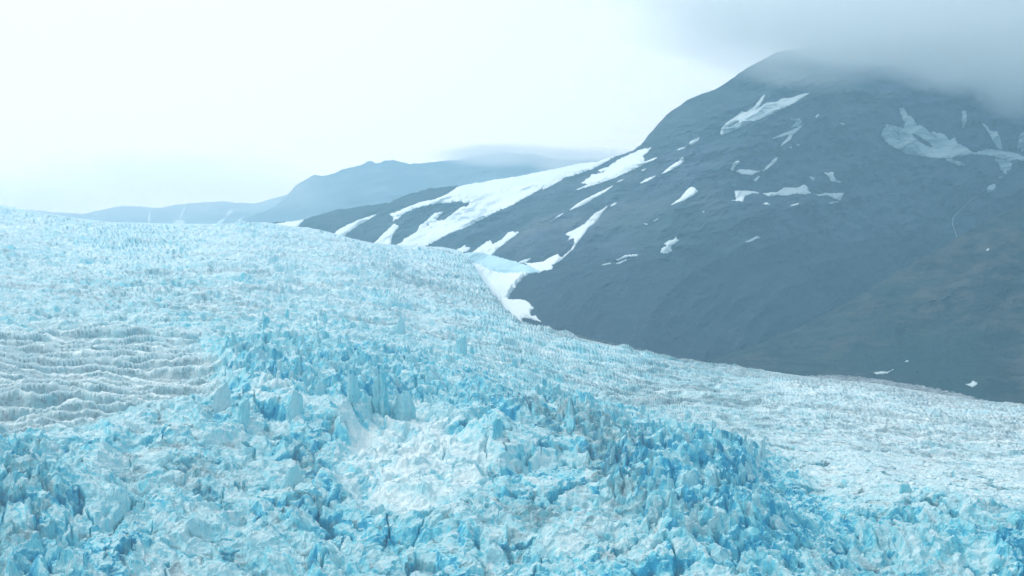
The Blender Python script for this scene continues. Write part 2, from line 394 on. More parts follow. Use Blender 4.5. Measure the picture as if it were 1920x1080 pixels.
    blue = blue + .5 * (hsh(np.floor(rS * 999).astype(np.int64), np.floor(rS * 77).astype(np.int64), 5) > .93) * fore
    dd = dirt * sm(-.25, .3, fbm(x / 24, y / 16, 97, 4, .6)) + .25 * sm(.15, .5, fbm(x / 40, y / 18, 99, 4, .6)) + .26
    grit_dark = (1 - wav) * (sm(.42, .12, bS) * .55 + sm(.35, .05, bM) * .4)  # crevice darkness and grit, put into the colour of the low gaps
    dd = dd + grit_dark * (.3 + .25 * (1 - ser) + .5 * near * (1 - ser) + .5 * right) + calm * .5 * (trf < .15) * sm(.15, .5, tr) + calm * .35 * (tr2f < .25) + 1.1 * sm(30, 4, py - g_sky(px) + 14 * fbm(x / 50, y / 50, 291, 3)) * sm(900, 1010, px)
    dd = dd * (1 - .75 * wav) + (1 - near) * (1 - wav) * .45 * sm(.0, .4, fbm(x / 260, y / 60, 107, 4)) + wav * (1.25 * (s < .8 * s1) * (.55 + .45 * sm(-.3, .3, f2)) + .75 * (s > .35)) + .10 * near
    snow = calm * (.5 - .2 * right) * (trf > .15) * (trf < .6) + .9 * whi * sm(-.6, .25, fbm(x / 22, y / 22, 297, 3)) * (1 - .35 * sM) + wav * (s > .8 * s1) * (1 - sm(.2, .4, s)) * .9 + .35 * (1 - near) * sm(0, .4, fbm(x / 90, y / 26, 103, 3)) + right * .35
    snow = snow + (rX > .9) * .5 * near
    A = np.stack([np.clip(blue, 0, 1.1), np.clip(dd * (1 - .8 * whi), 0, 1), np.clip(snow, 0, 1), np.ones_like(blue)], -1)
    return X, Y, Z, A

NR = 1180
cols = np.concatenate([np.linspace(-720, -64, 150), np.linspace(-60, 1980, 1440), np.linspace(1984, 2760, 170)])
NC = len(cols)
vt = np.linspace(0, 1, NR)
PX = np.broadcast_to(cols[None, :], (NR, NC))
g_top = cvs([(-700, 283), (0, 368), (300, 402), (560, 404), (770, 436), (900, 474), (1100, 560), (1420, 668), (1920, 742), (2500, 786)], 60)
PYs = g_top(cols)
PY = PYs[None, :] + (1260 - PYs[None, :]) * (vt[:, None] ** 1.12)
# beyond the skyline the ice falls away into the trough
SK = np.broadcast_to(g_sky(cols)[None, :], PY.shape)
GX, GY, GZ, GA = glacier_relief(PX, np.maximum(PY, SK))
over = np.maximum(SK - PY, 0)
k_ = 1 + np.minimum(over, 60) * 6.0 / np.hypot(GX, GY)
GX = GX * k_; GY = GY * k_; GZ = GZ * k_ - over * 4.0
glacier = mesh_grid('glacier', GX[::-1], GY[::-1], GZ[::-1], None, M_ICE, GA[::-1])
tag(glacier, 'pale blue crevassed glacier pouring down from the left', 'glacier', kind='structure')
del GX, GY, GZ, GA, PX, PY, SK, over, k_

# ------------------------------------------------------------------ mountains
class Relief:
    """mountain face: a base line, a crest line and their distances; depth relief is real geometry"""
    def __init__(s, base, crest, Db, Ds, amp, freq, seed, curve=.9, jag=1.2, rot=.5):
        s.crs = cvs(crest, 45)
        s.base, s.crest, s.Db, s.Ds, s.amp, s.freq, s.seed, s.curve, s.jag, s.rot = cvs(base, 18), cv(crest), cvs(Db, 70), cvs(Ds, 90), amp, freq, seed, curve, jag, rot
    def cr(s, px):
        px = np.asarray(px, float)
        return s.crest(px) + (fbm(px / 38, px * 0 + s.seed, s.seed, 4, .6) * 3.2 - np.abs(noise(px / 17, px * 0, s.seed + 5)) * 2) * s.jag
    def pos(s, px, py):
        b = s.base(px); c = s.crs(np.asarray(px, float))
        t = (b - py) / np.maximum(b - c, 1.0)
        tt = np.where(t > 0, np.clip(t, 0, 9) ** s.curve, t)
        D = s.Db(px) + (s.Ds(px) - s.Db(px)) * tt
        x, y, z = unproject(px, py, D)
        u = x * math.cos(s.rot) + z * math.sin(s.rot) * 1.6; v = -x * math.sin(s.rot) + z * math.cos(s.rot) * 1.6
        n = ridged(u / s.freq * .45, v / s.freq, s.seed + 11, 6, .55) - .45 + .55 * fbm(x / s.freq / 2, z / s.freq * .8, s.seed + 31, 3)
        k = s.amp * sm(-.05, .12, t) * (1 - .7 * sm(.85, 1.0, t))
        return unproject(px, py, D - n * k)
    def build(s, name, label, x0, x1, nc, nr, mat):
        cols = np.linspace(x0, x1, nc); t = np.linspace(-.12, 1, nr)
        b = s.base(cols)[None]; c = s.cr(cols)[None]
        PX = np.broadcast_to(cols[None], (nr, nc)); PY = b + (c - b) * t[:, None]
        X, Y, Z = s.pos(PX, PY)
        D = s.Ds(cols)
        ext = []
        for dd, dz in ((.02, .004), (.06, .02), (.14, .06)):
            ext.append((X[-1:] * (1 + dd), Y[-1:] * (1 + dd), Z[-1:] - D[None] * dz))
        X = np.concatenate([X] + [e[0] for e in ext]); Y = np.concatenate([Y] + [e[1] for e in ext]); Z = np.concatenate([Z] + [e[2] for e in ext])
        o = mesh_grid(name, X, Y, Z, None, mat, smooth=True)
        return tag(o, label, 'mountain', kind='structure')
gs = g_sky
mt_x = [430, 500, 560, 640, 700, 770, 830, 862, 880, 893, 912, 932, 955, 976, 1010, 1100, 1260, 1420, 1640, 1920, 2400]
M_ROCKY = rock_material('dark_rubble', (.20, .23, .25), (.05, .065, .08), (.09, .11, .12), .3, .03)
R_MAIN = Relief([(x, float(gs(x)) + 14) for x in mt_x],
    [(430, 430), (490, 421), (520, 417), (545, 415), (575, 410), (600, 402), (640, 393), (680, 387), (730, 380), (760, 367), (800, 355), (830, 351), (862, 348), (890, 345), (930, 338), (980, 330), (1040, 318), (1080, 309), (1120, 304), (1150, 294), (1185, 284),
     (1200, 275), (1215, 255), (1240, 226), (1262, 205), (1290, 187), (1320, 176), (1350, 163), (1375, 146), (1400, 128), (1430, 112), (1460, 97), (1520, 88), (1560, 90), (1620, 84), (1700, 76), (1780, 66), (1850, 62), (1920, 50), (2100, 30), (2400, 20)],
    [(430, 4300), (560, 4250), (700, 4200), (830, 4300), (862, 4250), (905, 3900), (976, 3100), (1010, 2950), (1300, 3050), (1420, 3450), (1640, 4100), (1920, 4500), (2400, 4600)],
    [(430, 4900), (560, 4900), (700, 4900), (870, 4900), (1000, 4800), (1200, 4700), (1450, 4900), (1920, 5500), (2400, 5600)],
    190, 230, 300)
R_HILL = Relief([(x, float(gs(x)) + 14) for x in (1100, 1260, 1420, 1640, 1920, 2400)],
    [(1100, 730), (1260, 704), (1330, 676), (1360, 664), (1400, 652), (1450, 634), (1500, 613), (1550, 588), (1600, 561), (1650, 530), (1700, 502), (1730, 480), (1760, 466), (1790, 447), (1820, 432), (1860, 410), (1920, 386), (2100, 300), (2400, 250)],
    [(1100, 3000), (1330, 2780), (1600, 2620), (1920, 2450), (2400, 2350)],
    [(1100, 3020), (1330, 2900), (1500, 3050), (1700, 3250), (1920, 3350), (2400, 3400)],
    85, 150, 400, .85, 1.6, .75)
R_FAR = Relief([(380, 440), (1400, 440)],
    [(380, 435), (420, 424), (450, 417), (480, 403), (515, 388), (535, 370), (560, 345), (590, 327), (605, 330), (622, 326), (640, 319), (672, 312), (690, 303), (697, 302), (705, 308), (720, 302), (735, 300), (750, 303), (768, 308), (790, 307), (820, 303), (850, 300), (900, 293), (950, 285), (1000, 290), (1050, 300), (1150, 300), (1400, 290)],
    [(380, 8600), (1400, 8600)], [(380, 9500), (1400, 9500)], 120, 420, 500, .9, 1.5, .2)
R_MIST = Relief([(-500, 440), (700, 440)],
    [(-500, 355), (-200, 375), (60, 395), (150, 402), (230, 386), (300, 390), (350, 382), (420, 378), (480, 382), (540, 365), (700, 345)],
    [(-500, 9700), (700, 9700)], [(-500, 10300), (700, 10300)], 120, 420, 600, .9, 1.0, .2)
R_MAIN.build('mountain', 'dark blue-grey mountain with snow patches and its summit in cloud', 430, 2900, 1250, 520, M_ROCK)
R_HILL.build('hillside', 'dark brushy slope nearest the glacier at the lower right', 1292, 2900, 900, 360, M_HILL)
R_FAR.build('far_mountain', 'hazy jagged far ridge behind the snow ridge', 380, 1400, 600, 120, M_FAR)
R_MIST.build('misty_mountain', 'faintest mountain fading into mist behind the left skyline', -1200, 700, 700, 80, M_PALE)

# ground sheet far below everything, out to the horizon
gm = NB('valley_gravel'); gm.l(gm.mix(gm.mr(gm.noise(.01, 6), .35, .65), (.07, .075, .075), (.12, .12, .115)), gm.b.inputs['Base Color']); gm.b.inputs['Roughness'].default_value = .95
me = mesh_raw('ground', [(-5100, -350, -640), (5100, -350, -640), (5100, 10800, -640), (-5100, 10800, -640)], [(0, 1, 2, 3)], gm.m)
ground = bpy.data.objects.new('ground', me); SC.collection.objects.link(ground); tag(ground, 'valley floor under the ice', 'ground', kind='structure')

# ------------------------------------------------------------------ snow patches draped on the slopes
def patch(R, poly, label, mat=None, group=None, holes=(), step=1.25, thick=3.2, name='snow_patch', rag=1.1, cat='snow patch'):
    mat = mat or M_SNOW
    P = np.array(poly, float)
    w = min(np.ptp(P[:, 0]), np.ptp(P[:, 1])) ; 
    if max(np.ptp(P[:, 0]), np.ptp(P[:, 1])) < 30: step = .8
    x0, x1, y0, y1 = P[:, 0].min() - 2, P[:, 0].max() + 2, P[:, 1].min() - 2, P[:, 1].max() + 2
    nx = int((x1 - x0) / step) + 2; ny = int((y1 - y0) / step) + 2
    vx, vy = np.meshgrid(x0 + np.arange(nx) * step, y0 + np.arange(ny) * step)
    cx = (vx[:-1, :-1] + step / 2); cy = (vy[:-1, :-1] + step / 2)
    k = min(1.0, w / 14.0) * rag
    wx = cx + fbm(cx / 7, cy / 5, 700, 3) * 3.2 * k; wy = cy + fbm(cx / 7, cy / 5, 710, 3) * 2.4 * k + fbm(cx / 2.6 + cy / 4, cy / 1.6, 720, 2) * 1.3 * min(1.0, w / 6.0)
    ins = inpoly(wx, wy, poly)
    for hpoly in holes: ins &= ~inpoly(wx, wy, hpoly)
    if not ins.any(): ins = inpoly(cx, cy, poly)
    if not ins.any(): return None
    # distance to the border in cells
    pad = np.pad(ins, 1); cnt = np.zeros((ny, nx), int)
    cnt = pad[:-1, :-1].astype(int) + pad[1:, :-1] + pad[:-1, 1:] + pad[1:, 1:]
    inner = cnt == 4; depth = inner.astype(float)
    cur = inner
    for _ in range(3):
        q = np.pad(cur, 1); cur = cur & q[:-2, 1:-1] & q[2:, 1:-1] & q[1:-1, :-2] & q[1:-1, 2:]
        depth += cur
    used = cnt > 0
    # soften the stair steps of the border
    ox = np.zeros_like(vx); oy = np.zeros_like(vy)
    bd = used & ~inner
    pc = np.pad(ins.astype(float), 1)
    gxm = (pc[:-1, 1:] + pc[1:, 1:]) - (pc[:-1, :-1] + pc[1:, :-1]); gym = (pc[1:, :-1] + pc[1:, 1:]) - (pc[:-1, :-1] + pc[:-1, 1:])
    conv = (cnt == 1); conc = (cnt == 3)
    ox[conv] = gxm[conv] * .3 * step; oy[conv] = gym[conv] * .3 * step
    ox[conc] = gxm[conc] * -.12 * step; oy[conc] = gym[conc] * -.12 * step
    ux, uy = (vx + ox)[used], (vy + oy)[used]
    uy = np.maximum(uy, R.cr(ux) + .15)
    X, Y, Z = R.pos(ux, uy)
    n = X.size
    lift = np.minimum(depth[used], 3) * thick / 3
    sc = 1 - (lift + 3.5) / np.hypot(X, Y)           # lift towards the open air (up and out of the slope)
    Xt, Yt, Zt = X * sc, Y * sc, Z * sc + lift * .5
    sb = 1 + 3.0 / np.hypot(X, Y)
    idx = -np.ones((ny, nx), int); idx[used] = np.arange(n)
    I = np.argwhere(ins)
    top = [(idx[i, j], idx[i + 1, j], idx[i + 1, j + 1], idx[i, j + 1]) for i, j in I]
    faces = [tuple(int(v) for v in f) for f in top]
    ed = {}
    for f in faces:
        for a, b in zip(f, f[1:] + f[:1]): ed[(a, b)] = 1
    side = [(b, a, a + n, b + n) for (a, b) in ed if (b, a) not in ed]
    verts = np.concatenate([np.stack([Xt, Yt, Zt], 1), np.stack([X * sb, Y * sb, Z * sb - 1], 1)])
    c = verts[:n].mean(0)
    me = mesh_raw(name, verts - c, faces + side, mat, True)
    o = bpy.data.objects.new(name, me); o.location = c; SC.collection.objects.link(o)
    return tag(o, label, cat, group)
A = R_MAIN
patch(A, [(735, 405), (730, 402), (760, 390), (790, 378), (815, 374), (840, 363), (858, 350), (890, 342), (930, 335), (980, 326), (1040, 314), (1080, 305), (1120, 300), (1150, 291), (1165, 286), (1142, 301), (1110, 317), (1076, 329), (1055, 335), (1030, 346), (1010, 357), (985, 371), (960, 385), (930, 398), (900, 413), (870, 428), (848, 436), (825, 448), (795, 464), (742, 462), (760, 447), (783, 433), (786, 424), (800, 413), (813, 400), (832, 396), (817, 413), (833, 412), (850, 399), (870, 383), (866, 376), (845, 380), (815, 382), (780, 390), (755, 402), (745, 412), (735, 416), (739, 409)],
      'largest white snowfield, running down the whole ridge to the glacier', holes=[[(793, 428), (806, 420), (800, 425)], [(862, 385), (882, 378), (874, 388)], [(920, 404), (942, 391), (938, 397), (924, 408)]], name='snowfield', rag=.8, cat='snowfield')
patch(A, [(1089, 343), (1110, 328), (1136, 322), (1118, 321), (1140, 312), (1160, 299), (1185, 288), (1205, 279), (1222, 276), (1207, 292), (1208, 303), (1180, 316), (1150, 332), (1115, 344), (1095, 345)], 'broad snow patch on the shoulder right of the largest snowfield', M_SNOW)
patch(A, [(1075, 358), (1105, 344), (1122, 342), (1150, 331), (1190, 310), (1232, 294), (1232, 297), (1195, 315), (1150, 335), (1108, 349)], 'thin white snow streak along the lower edge of the shoulder snow patch', rag=.3)
patch(A, [(1016, 356), (1022, 344), (1045, 337), (1057, 335), (1040, 346), (1022, 354)], 'small snow sliver clinging under the lower edge of the largest snowfield', rag=.4)
patch(A, [(500, 424), (535, 416), (573, 410.5), (560, 423), (545, 430), (500, 430)], 'low snow wedge at the left foot of the ridge')
patch(A, [(615, 445), (640, 427), (672, 412), (711, 399.5), (706, 403), (676, 420), (660, 431), (640, 445)], 'pointed snow tongue just above the glacier skyline, leftmost on the ridge', rag=.5)
patch(A, [(692, 465), (720, 437), (738, 419), (749, 424), (736, 441), (731, 465)], 'short stubby snow tongue reaching the glacier left of the largest snowfield', rag=.5)
patch(A, [(1028, 417), (1048, 403), (1066, 395), (1076, 386), (1092, 376), (1112, 366), (1136, 354), (1153, 346), (1138, 358), (1114, 372), (1097, 383), (1082, 389), (1060, 398), (1042, 411)], 'long narrow snow streak with a wide middle below the shoulder', rag=.3)
patch(A, [(1155, 342), (1162, 338), (1172, 334), (1164, 340)], 'tiny snow fleck off the upper end of the long narrow streak', rag=.2)
patch(A, [(1240, 326), (1255, 313), (1270, 303), (1280, 294), (1284, 301), (1270, 313), (1250, 323)], 'wedge snow patch on the upper left flank, with a forked top', rag=.4)
patch(A, [(1200, 342), (1214, 334), (1232, 328), (1218, 338), (1202, 344)], 'thin short snow dash left below the forked wedge patch', rag=.2)
patch(A, [(1201, 319), (1213, 315), (1207, 320)], 'tiny snow fleck above the thin short dash', rag=.2)
patch(A, [(1256, 385), (1275, 372), (1286, 358), (1295, 350), (1303, 352), (1309, 359), (1285, 375), (1262, 384)], 'tapering snow patch with a toothed top in the middle of the left flank', rag=.4)
patch(A, [(1291, 268), (1300, 261), (1312, 257), (1309, 264), (1297, 271)], 'faint small snow patch high on the left flank', M_MID, rag=.3)
patch(A, [(1268, 282), (1276, 277), (1286, 275), (1283, 280)], 'faint thin snow fleck just below the faint small patch', M_MID, rag=.2)
patch(A, [(1140, 385), (1128, 393), (1115, 400), (1103, 412), (1096, 420), (1080, 429), (1058, 439), (1069, 443), (1064, 451), (1076, 446), (1077, 455), (1070, 468), (1055, 481), (1049, 481), (1046, 476), (1035, 480), (1018, 490), (1000, 493), (983, 493), (988, 496), (1005, 505), (1010, 512), (1018, 508), (1036, 505), (1037, 500), (1034, 498), (1050, 490), (1063, 478), (1076, 466), (1086, 450), (1097, 437), (1105, 425), (1116, 418), (1128, 402)], 'curling S-shaped snow patch that sweeps down to the glacier edge', rag=.4)
patch(A, [(1143, 387), (1150, 381), (1158, 379), (1152, 385)], 'tiny snow fleck at the upper tip of the S-shaped patch', rag=.2)
patch(A, [(968, 494), (980, 487), (996, 484), (986, 493)], 'small grey snow sliver left of the foot of the S-shaped patch', M_MID, rag=.3)
patch(A, [(878, 478), (900, 462), (912, 453), (919, 450), (924, 458), (940, 449), (952, 436), (961, 434), (966, 437), (971, 432), (973, 437), (960, 446), (945, 457), (930, 470), (918, 484), (898, 484)], 'broken snow patch with a grey upper arm above the glacier crest', M_SNOW, rag=.6)
patch(A, [(850, 472), (862, 465), (875, 458), (872, 463), (883, 464), (876, 472), (862, 474)], 'little ragged snow tatters left of the broken patch', rag=.5)
patch(A, [(862, 474), (900, 473), (940, 483), (975, 493), (1003, 503), (1014, 511), (992, 513), (945, 515), (915, 509), (895, 500), (872, 492)], 'pale smooth ice tongue wedged between glacier crest and slope', snow_material('ice_tongue', (.52, .74, .80), .8), name='ice_tongue', cat='ice tongue', thick=9)
patch(A, [(876, 495), (893, 494), (905, 500), (920, 508), (945, 513), (994, 511), (984, 519), (975, 527), (966, 540), (957, 550), (951, 562), (935, 568), (915, 555), (893, 530)], 'thick white snowbank filling the notch between glacier and dark slope', name='snowbank', cat='snowbank', thick=12)
patch(A, [(935, 552), (947, 553), (955, 562), (972, 561), (990, 565), (998, 574), (1002, 578), (994, 585), (996, 592), (1005, 591), (1008, 597), (1016, 604), (1005, 601), (990, 597), (980, 595), (977, 606), (960, 604), (940, 585)], 'lower lobed snowbank at the glacier edge with a small tail', name='snowbank', cat='snowbank', thick=8, rag=.8)
patch(A, [(1238, 475), (1240, 465), (1250, 461), (1245, 457), (1256, 450), (1264, 449), (1267, 441), (1269, 448), (1274, 451), (1260, 460), (1258, 467), (1261, 471), (1250, 475)], 'mitten-shaped snow patch low on the dark face', M_MID, rag=.4)
patch(A, [(1152, 487), (1160, 485), (1172, 478), (1196, 476.5), (1195, 480), (1174, 482), (1160, 488)], 'thin curved snow line low on the slope', M_MID, rag=.1)
patch(A, [(1128, 496), (1144, 492.5), (1146, 495), (1130, 497.5)], 'tiny flat snow dash under the thin curved line', rag=.1)
patch(A, [(1150, 495), (1160, 492), (1174, 486), (1176, 488), (1162, 494)], 'faint broken snow dash between the thin curved line and the flat dash', M_MID, rag=.1)
patch(A, [(1394, 453), (1402, 451.5), (1412, 446), (1420, 442), (1427, 445), (1418, 448), (1405, 454)], 'small bow-shaped snow patch right of the mitten-shaped one', M_MID, rag=.2)
patch(A, [(1316, 398), (1319, 395), (1322, 398)], 'tiny snow speck left below the wide snow band', rag=.1)
patch(A, [(1206, 418), (1216, 420), (1212, 422)], 'tiny snow speck above the mitten-shaped patch', M_MID, rag=.1)
patch(A, [(1224, 414), (1232, 410), (1236, 411), (1228, 415)], 'small dull snow dash beside the speck above the mitten-shaped patch', M_MID, rag=.1)
patch(A, [(1350, 249), (1352, 240), (1362, 230), (1375, 221), (1392, 208), (1400, 210), (1415, 199), (1432, 177), (1435, 179), (1425, 198), (1418, 207), (1432, 195), (1440, 191), (1456, 191), (1466, 184), (1480, 184), (1500, 177), (1520, 173), (1500, 187), (1470, 203), (1430, 221), (1400, 233), (1370, 247), (1353, 254)], 'long feathered snow blade high under the cloud', M_MID, holes=[[(1366, 238), (1384, 226), (1388, 227), (1372, 237)]], rag=.35)
patch(A, [(1480, 222), (1500, 223), (1504, 228), (1499, 236), (1482, 238), (1490, 232), (1492, 227)], 'small hooked snow patch above the forked streaks', M_MID, rag=.2)
patch(A, [(1448, 260), (1465, 251), (1482, 245), (1494, 239), (1509, 231), (1498, 243), (1487, 252), (1482, 262), (1470, 270), (1464, 276), (1463, 272), (1478, 256), (1480, 251), (1466, 256)], 'forked snow streaks below the long feathered blade', rag=.2)
patch(A, [(1369, 319), (1373, 307), (1384, 300), (1387, 304), (1378, 312), (1374, 320)], 'short upright snow patch at the left of the hooked cluster', rag=.2)
patch(A, [(1379, 321), (1386, 317), (1410, 318), (1414, 320), (1427, 320), (1410, 328), (1390, 326)], 'flat wide snow patch at the bottom of the hooked cluster', rag=.3)
patch(A, [(1428, 322), (1440, 309), (1453, 296), (1460, 294), (1455, 303), (1442, 314)], 'slanting thin snow streak at the right of the hooked cluster', rag=.2)
patch(A, [(1412, 338), (1422, 330), (1425, 331), (1417, 340)], 'small slanting snow dab under the flat wide patch', rag=.1)
patch(A, [(1527, 219), (1533, 214), (1537, 214), (1531, 221)], 'tiny faint snow dash right of the hooked snow patch', M_MID, rag=.1)
patch(A, [(1575, 231), (1580, 230), (1585, 233), (1579, 234)], 'lone faint snow speck high on the bare face', M_MID, rag=.1)
patch(A, [(1479, 275), (1483, 274), (1486, 276), (1482, 278)], 'left one of two faint specks under the forked streaks', M_MID, rag=.1)
patch(A, [(1492, 272), (1497, 270), (1501, 272), (1496, 273)], 'right one of two faint specks under the forked streaks', M_MID, rag=.1)
patch(A, [(1517, 331), (1523, 331), (1529, 335), (1524, 339)], 'small oval snow dab above the wide snow band', M_MID, rag=.1)
patch(A, [(1544, 323), (1552, 324), (1562, 321), (1564, 332), (1570, 338), (1579, 341), (1574, 343), (1558, 339), (1553, 330)], 'boot-shaped snow patch above the right end of the wide band', M_MID, rag=.3)
patch(A, [(1371, 376), (1380, 374), (1377, 357), (1392, 357), (1412, 358), (1426, 362), (1413, 362), (1396, 367), (1394, 378)], 'left end of the wide snow band, with a blunt downward leg', rag=.3)
patch(A, [(1429, 363), (1445, 360), (1458, 360), (1470, 351), (1495, 352), (1505, 346), (1510, 346), (1515, 351), (1516, 358), (1522, 362), (1510, 365), (1495, 362), (1475, 367), (1455, 366), (1443, 368)], 'humped middle piece of the wide snow band', M_MID, rag=.3)
patch(A, [(1522, 362), (1536, 365), (1546, 362), (1570, 362), (1583, 361), (1578, 370), (1576, 376), (1562, 371), (1552, 366), (1535, 367)], 'right end of the wide snow band, ragged below', M_MID, rag=.3)
patch(A, [(1429, 382), (1437, 379), (1445, 384)], 'left one of three small snow dashes below the wide band', rag=.1)
patch(A, [(1480, 385), (1499, 380.5), (1497, 383), (1484, 386)], 'middle one of three small snow dashes below the wide band', rag=.1)
patch(A, [(1550, 382), (1560, 378), (1573, 378), (1560, 381)], 'right one of three small snow dashes below the wide band', rag=.1)
patch(A, [(1652, 252), (1656, 245), (1662, 233), (1680, 237), (1695, 240), (1697, 230), (1690, 218), (1685, 201), (1696, 202), (1702, 216), (1713, 222), (1720, 236), (1724, 234), (1732, 239), (1745, 250), (1748, 246), (1758, 250), (1768, 249), (1780, 262), (1790, 258), (1796, 270), (1812, 276), (1825, 286), (1850, 279), (1868, 281), (1885, 284), (1905, 286), (1925, 296), (1925, 303), (1905, 298), (1882, 298), (1850, 290), (1820, 289), (1795, 292), (1782, 297), (1750, 296), (1720, 291), (1700, 289), (1675, 275), (1660, 265)],
      'wide fan of dim veiled snow high on the right of the mountain', M_DULL, holes=[[(1706, 250), (1716, 251), (1738, 265), (1752, 276), (1740, 275), (1722, 264)], [(1672, 238), (1688, 253), (1684, 254)], [(1673, 250), (1690, 265), (1684, 262)], [(1746, 249), (1760, 262), (1754, 260)]], rag=.9, name='snowfield', cat='snowfield')
patch(A, [(1770, 297), (1785, 299), (1800, 304), (1812, 309), (1800, 311), (1783, 305)], 'thin bright snow edge beneath the dim fan', M_MID, rag=.2)
patch(A, [(1804, 207), (1812, 207), (1813, 225), (1807, 240), (1803, 239)], 'dim upright snow streak above the right part of the fan', M_DULL, rag=.5)
patch(A, [(1840, 230), (1849, 233), (1856, 245), (1869, 246), (1875, 258), (1880, 280), (1870, 279), (1861, 262), (1853, 247)], 'dim snow trail running down into the right end of the fan', M_DULL, rag=.8)
patch(A, [(1868, 298), (1882, 300), (1898, 298), (1895, 315), (1885, 326), (1876, 318)], 'dim broken snow fringe hanging under the right end of the fan', M_DULL, rag=2.5)
patch(A, [(1850, 362), (1852, 350), (1862, 344), (1868, 347), (1862, 358)], 'dim snow scrap in the gully above the hillside', M_DULL, rag=.8)
patch(A, [(1870, 332), (1880, 330), (1881, 333), (1873, 334)], 'dim small dash above the scrap in the gully', M_DULL, rag=.2)
patch(A, [(1905, 270), (1912, 250), (1925, 240), (1925, 275), (1915, 285)], 'dim snow strip high at the far right', M_DULL, rag=1.6)
B = R_HILL
patch(B, [(1849, 468), (1855, 465), (1854, 469), (1850, 471)], 'tiny bright snow speck on the upper brushy slope', rag=.1)
patch(B, [(1638, 699), (1655, 696), (1664, 697), (1677, 691), (1664, 700), (1645, 702)], 'thin greyish snow strip at the foot of the brushy slope', M_DULL, rag=.3, thick=1.5)
patch(B, [(1810, 720), (1818, 719), (1824, 714), (1833, 717), (1831, 722), (1823, 726)], 'small greyish snow block at the foot of the brushy slope', M_DULL, rag=.3, thick=1.5)
patch(B, [(1696, 677), (1704, 675), (1703, 678), (1698, 679)], 'tiny greyish fleck above the thin strip at the slope foot', M_DULL, rag=.1, thick=1.5)
mr_ = NB('moraine_debris'); mr_.l(mr_.mix(mr_.mr(mr_.noise(.12, 6, .7), .4, .6), (.10, .115, .125), (.34, .38, .40)), mr_.b.inputs['Base Color']); mr_.b.inputs['Roughness'].default_value = .95
mr_.bump(mr_.noise(.3, 5, .7), 3.0, .9)
patch(B, [(1470, 718), (1500, 706), (1560, 703), (1640, 710), (1700, 719), (1760, 730), (1810, 741), (1856, 753), (1870, 775), (1470, 740)], 'grey moraine of dirty ice and rubble between glacier edge and brushy slope', mr_.m, name='moraine', cat='moraine', thick=7, rag=1.6)
patch(A, [(1000, 630), (1012, 609), (1050, 618), (1100, 631), (1180, 648), (1260, 667), (1320, 676), (1330, 700), (1180, 680)], 'thin dark band of moraine rubble where the ice meets the big mountain', M_ROCKY, name='moraine', cat='moraine', thick=5, rag=1.8)
Cm = R_MIST
patch(Cm, [(277, 424), (278, 404), (281, 396), (284, 412), (282, 424)], 'small upright snow streak on the faintest mountain, leftmost', rag=.2, thick=8)
patch(Cm, [(336, 408), (341, 396), (350, 386), (347, 398), (340, 410)], 'slanting snow streak on the faintest mountain, between two others', rag=.2, thick=8)
patch(Cm, [(318, 424), (330, 412), (346, 413), (350, 424)], 'low snow hump on the faintest mountain at the skyline', rag=.2, thick=8)
patch(Cm, [(423, 404), (428, 396), (438, 392), (437, 400), (428, 407)], 'diamond-shaped snow patch on the faintest mountain', rag=.2, thick=8)
patch(Cm, [(398, 426), (412, 413), (424, 407), (423, 414), (412, 426)], 'low slanting snow patch left below the diamond-shaped one', rag=.2, thick=8)
patch(Cm, [(436, 426), (445, 413), (460, 406), (455, 412), (446, 426)], 'thin slanting snow patch right below the diamond-shaped one', rag=.2, thick=8)

# a stream threading down the gully
def ribbon(R, pts, w, mat, name, label, cat):
    v = []; f = []
    fine = []
    for (xa, ya), (xb, yb) in zip(pts[:-1], pts[1:]):
        for k in range(6): fine.append((xa + (xb - xa) * k / 6, ya + (yb - ya) * k / 6))
    fine.append(pts[-1])
    for i, (x, y) in enumerate(fine):
        ww = w * (.6 + .5 * math.sin(i * 1.7) ** 2)
        for dx, dl in ((-ww, 2.0), (0, 5.0), (ww, 2.0)):
            X, Y, Z = R.pos(np.array([x + dx + .5 * math.sin(i * 2.3)]), np.array([y])); s = 1 - dl / math.hypot(X[0], Y[0])
            v.append((X[0] * s, Y[0] * s, Z[0] * s))
    n = len(fine)
    for i in range(n - 1):
        for j in (0, 1): f.append((i * 3 + j, (i + 1) * 3 + j, (i + 1) * 3 + j + 1, i * 3 + j + 1))
    o = bpy.data.objects.new(name, mesh_raw(name, v, f, mat, True)); SC.collection.objects.link(o)
    md = o.modifiers.new('thick', 'SOLIDIFY'); md.thickness = 1.5
    return tag(o, label, cat)
ribbon(R_MAIN, [(1832, 368), (1815, 380), (1800, 395), (1787, 408), (1786, 420), (1790, 432), (1795, 447)], .9, M_DULL, 'stream', 'thin pale stream zigzagging down the gully above the brushy slope', 'stream')

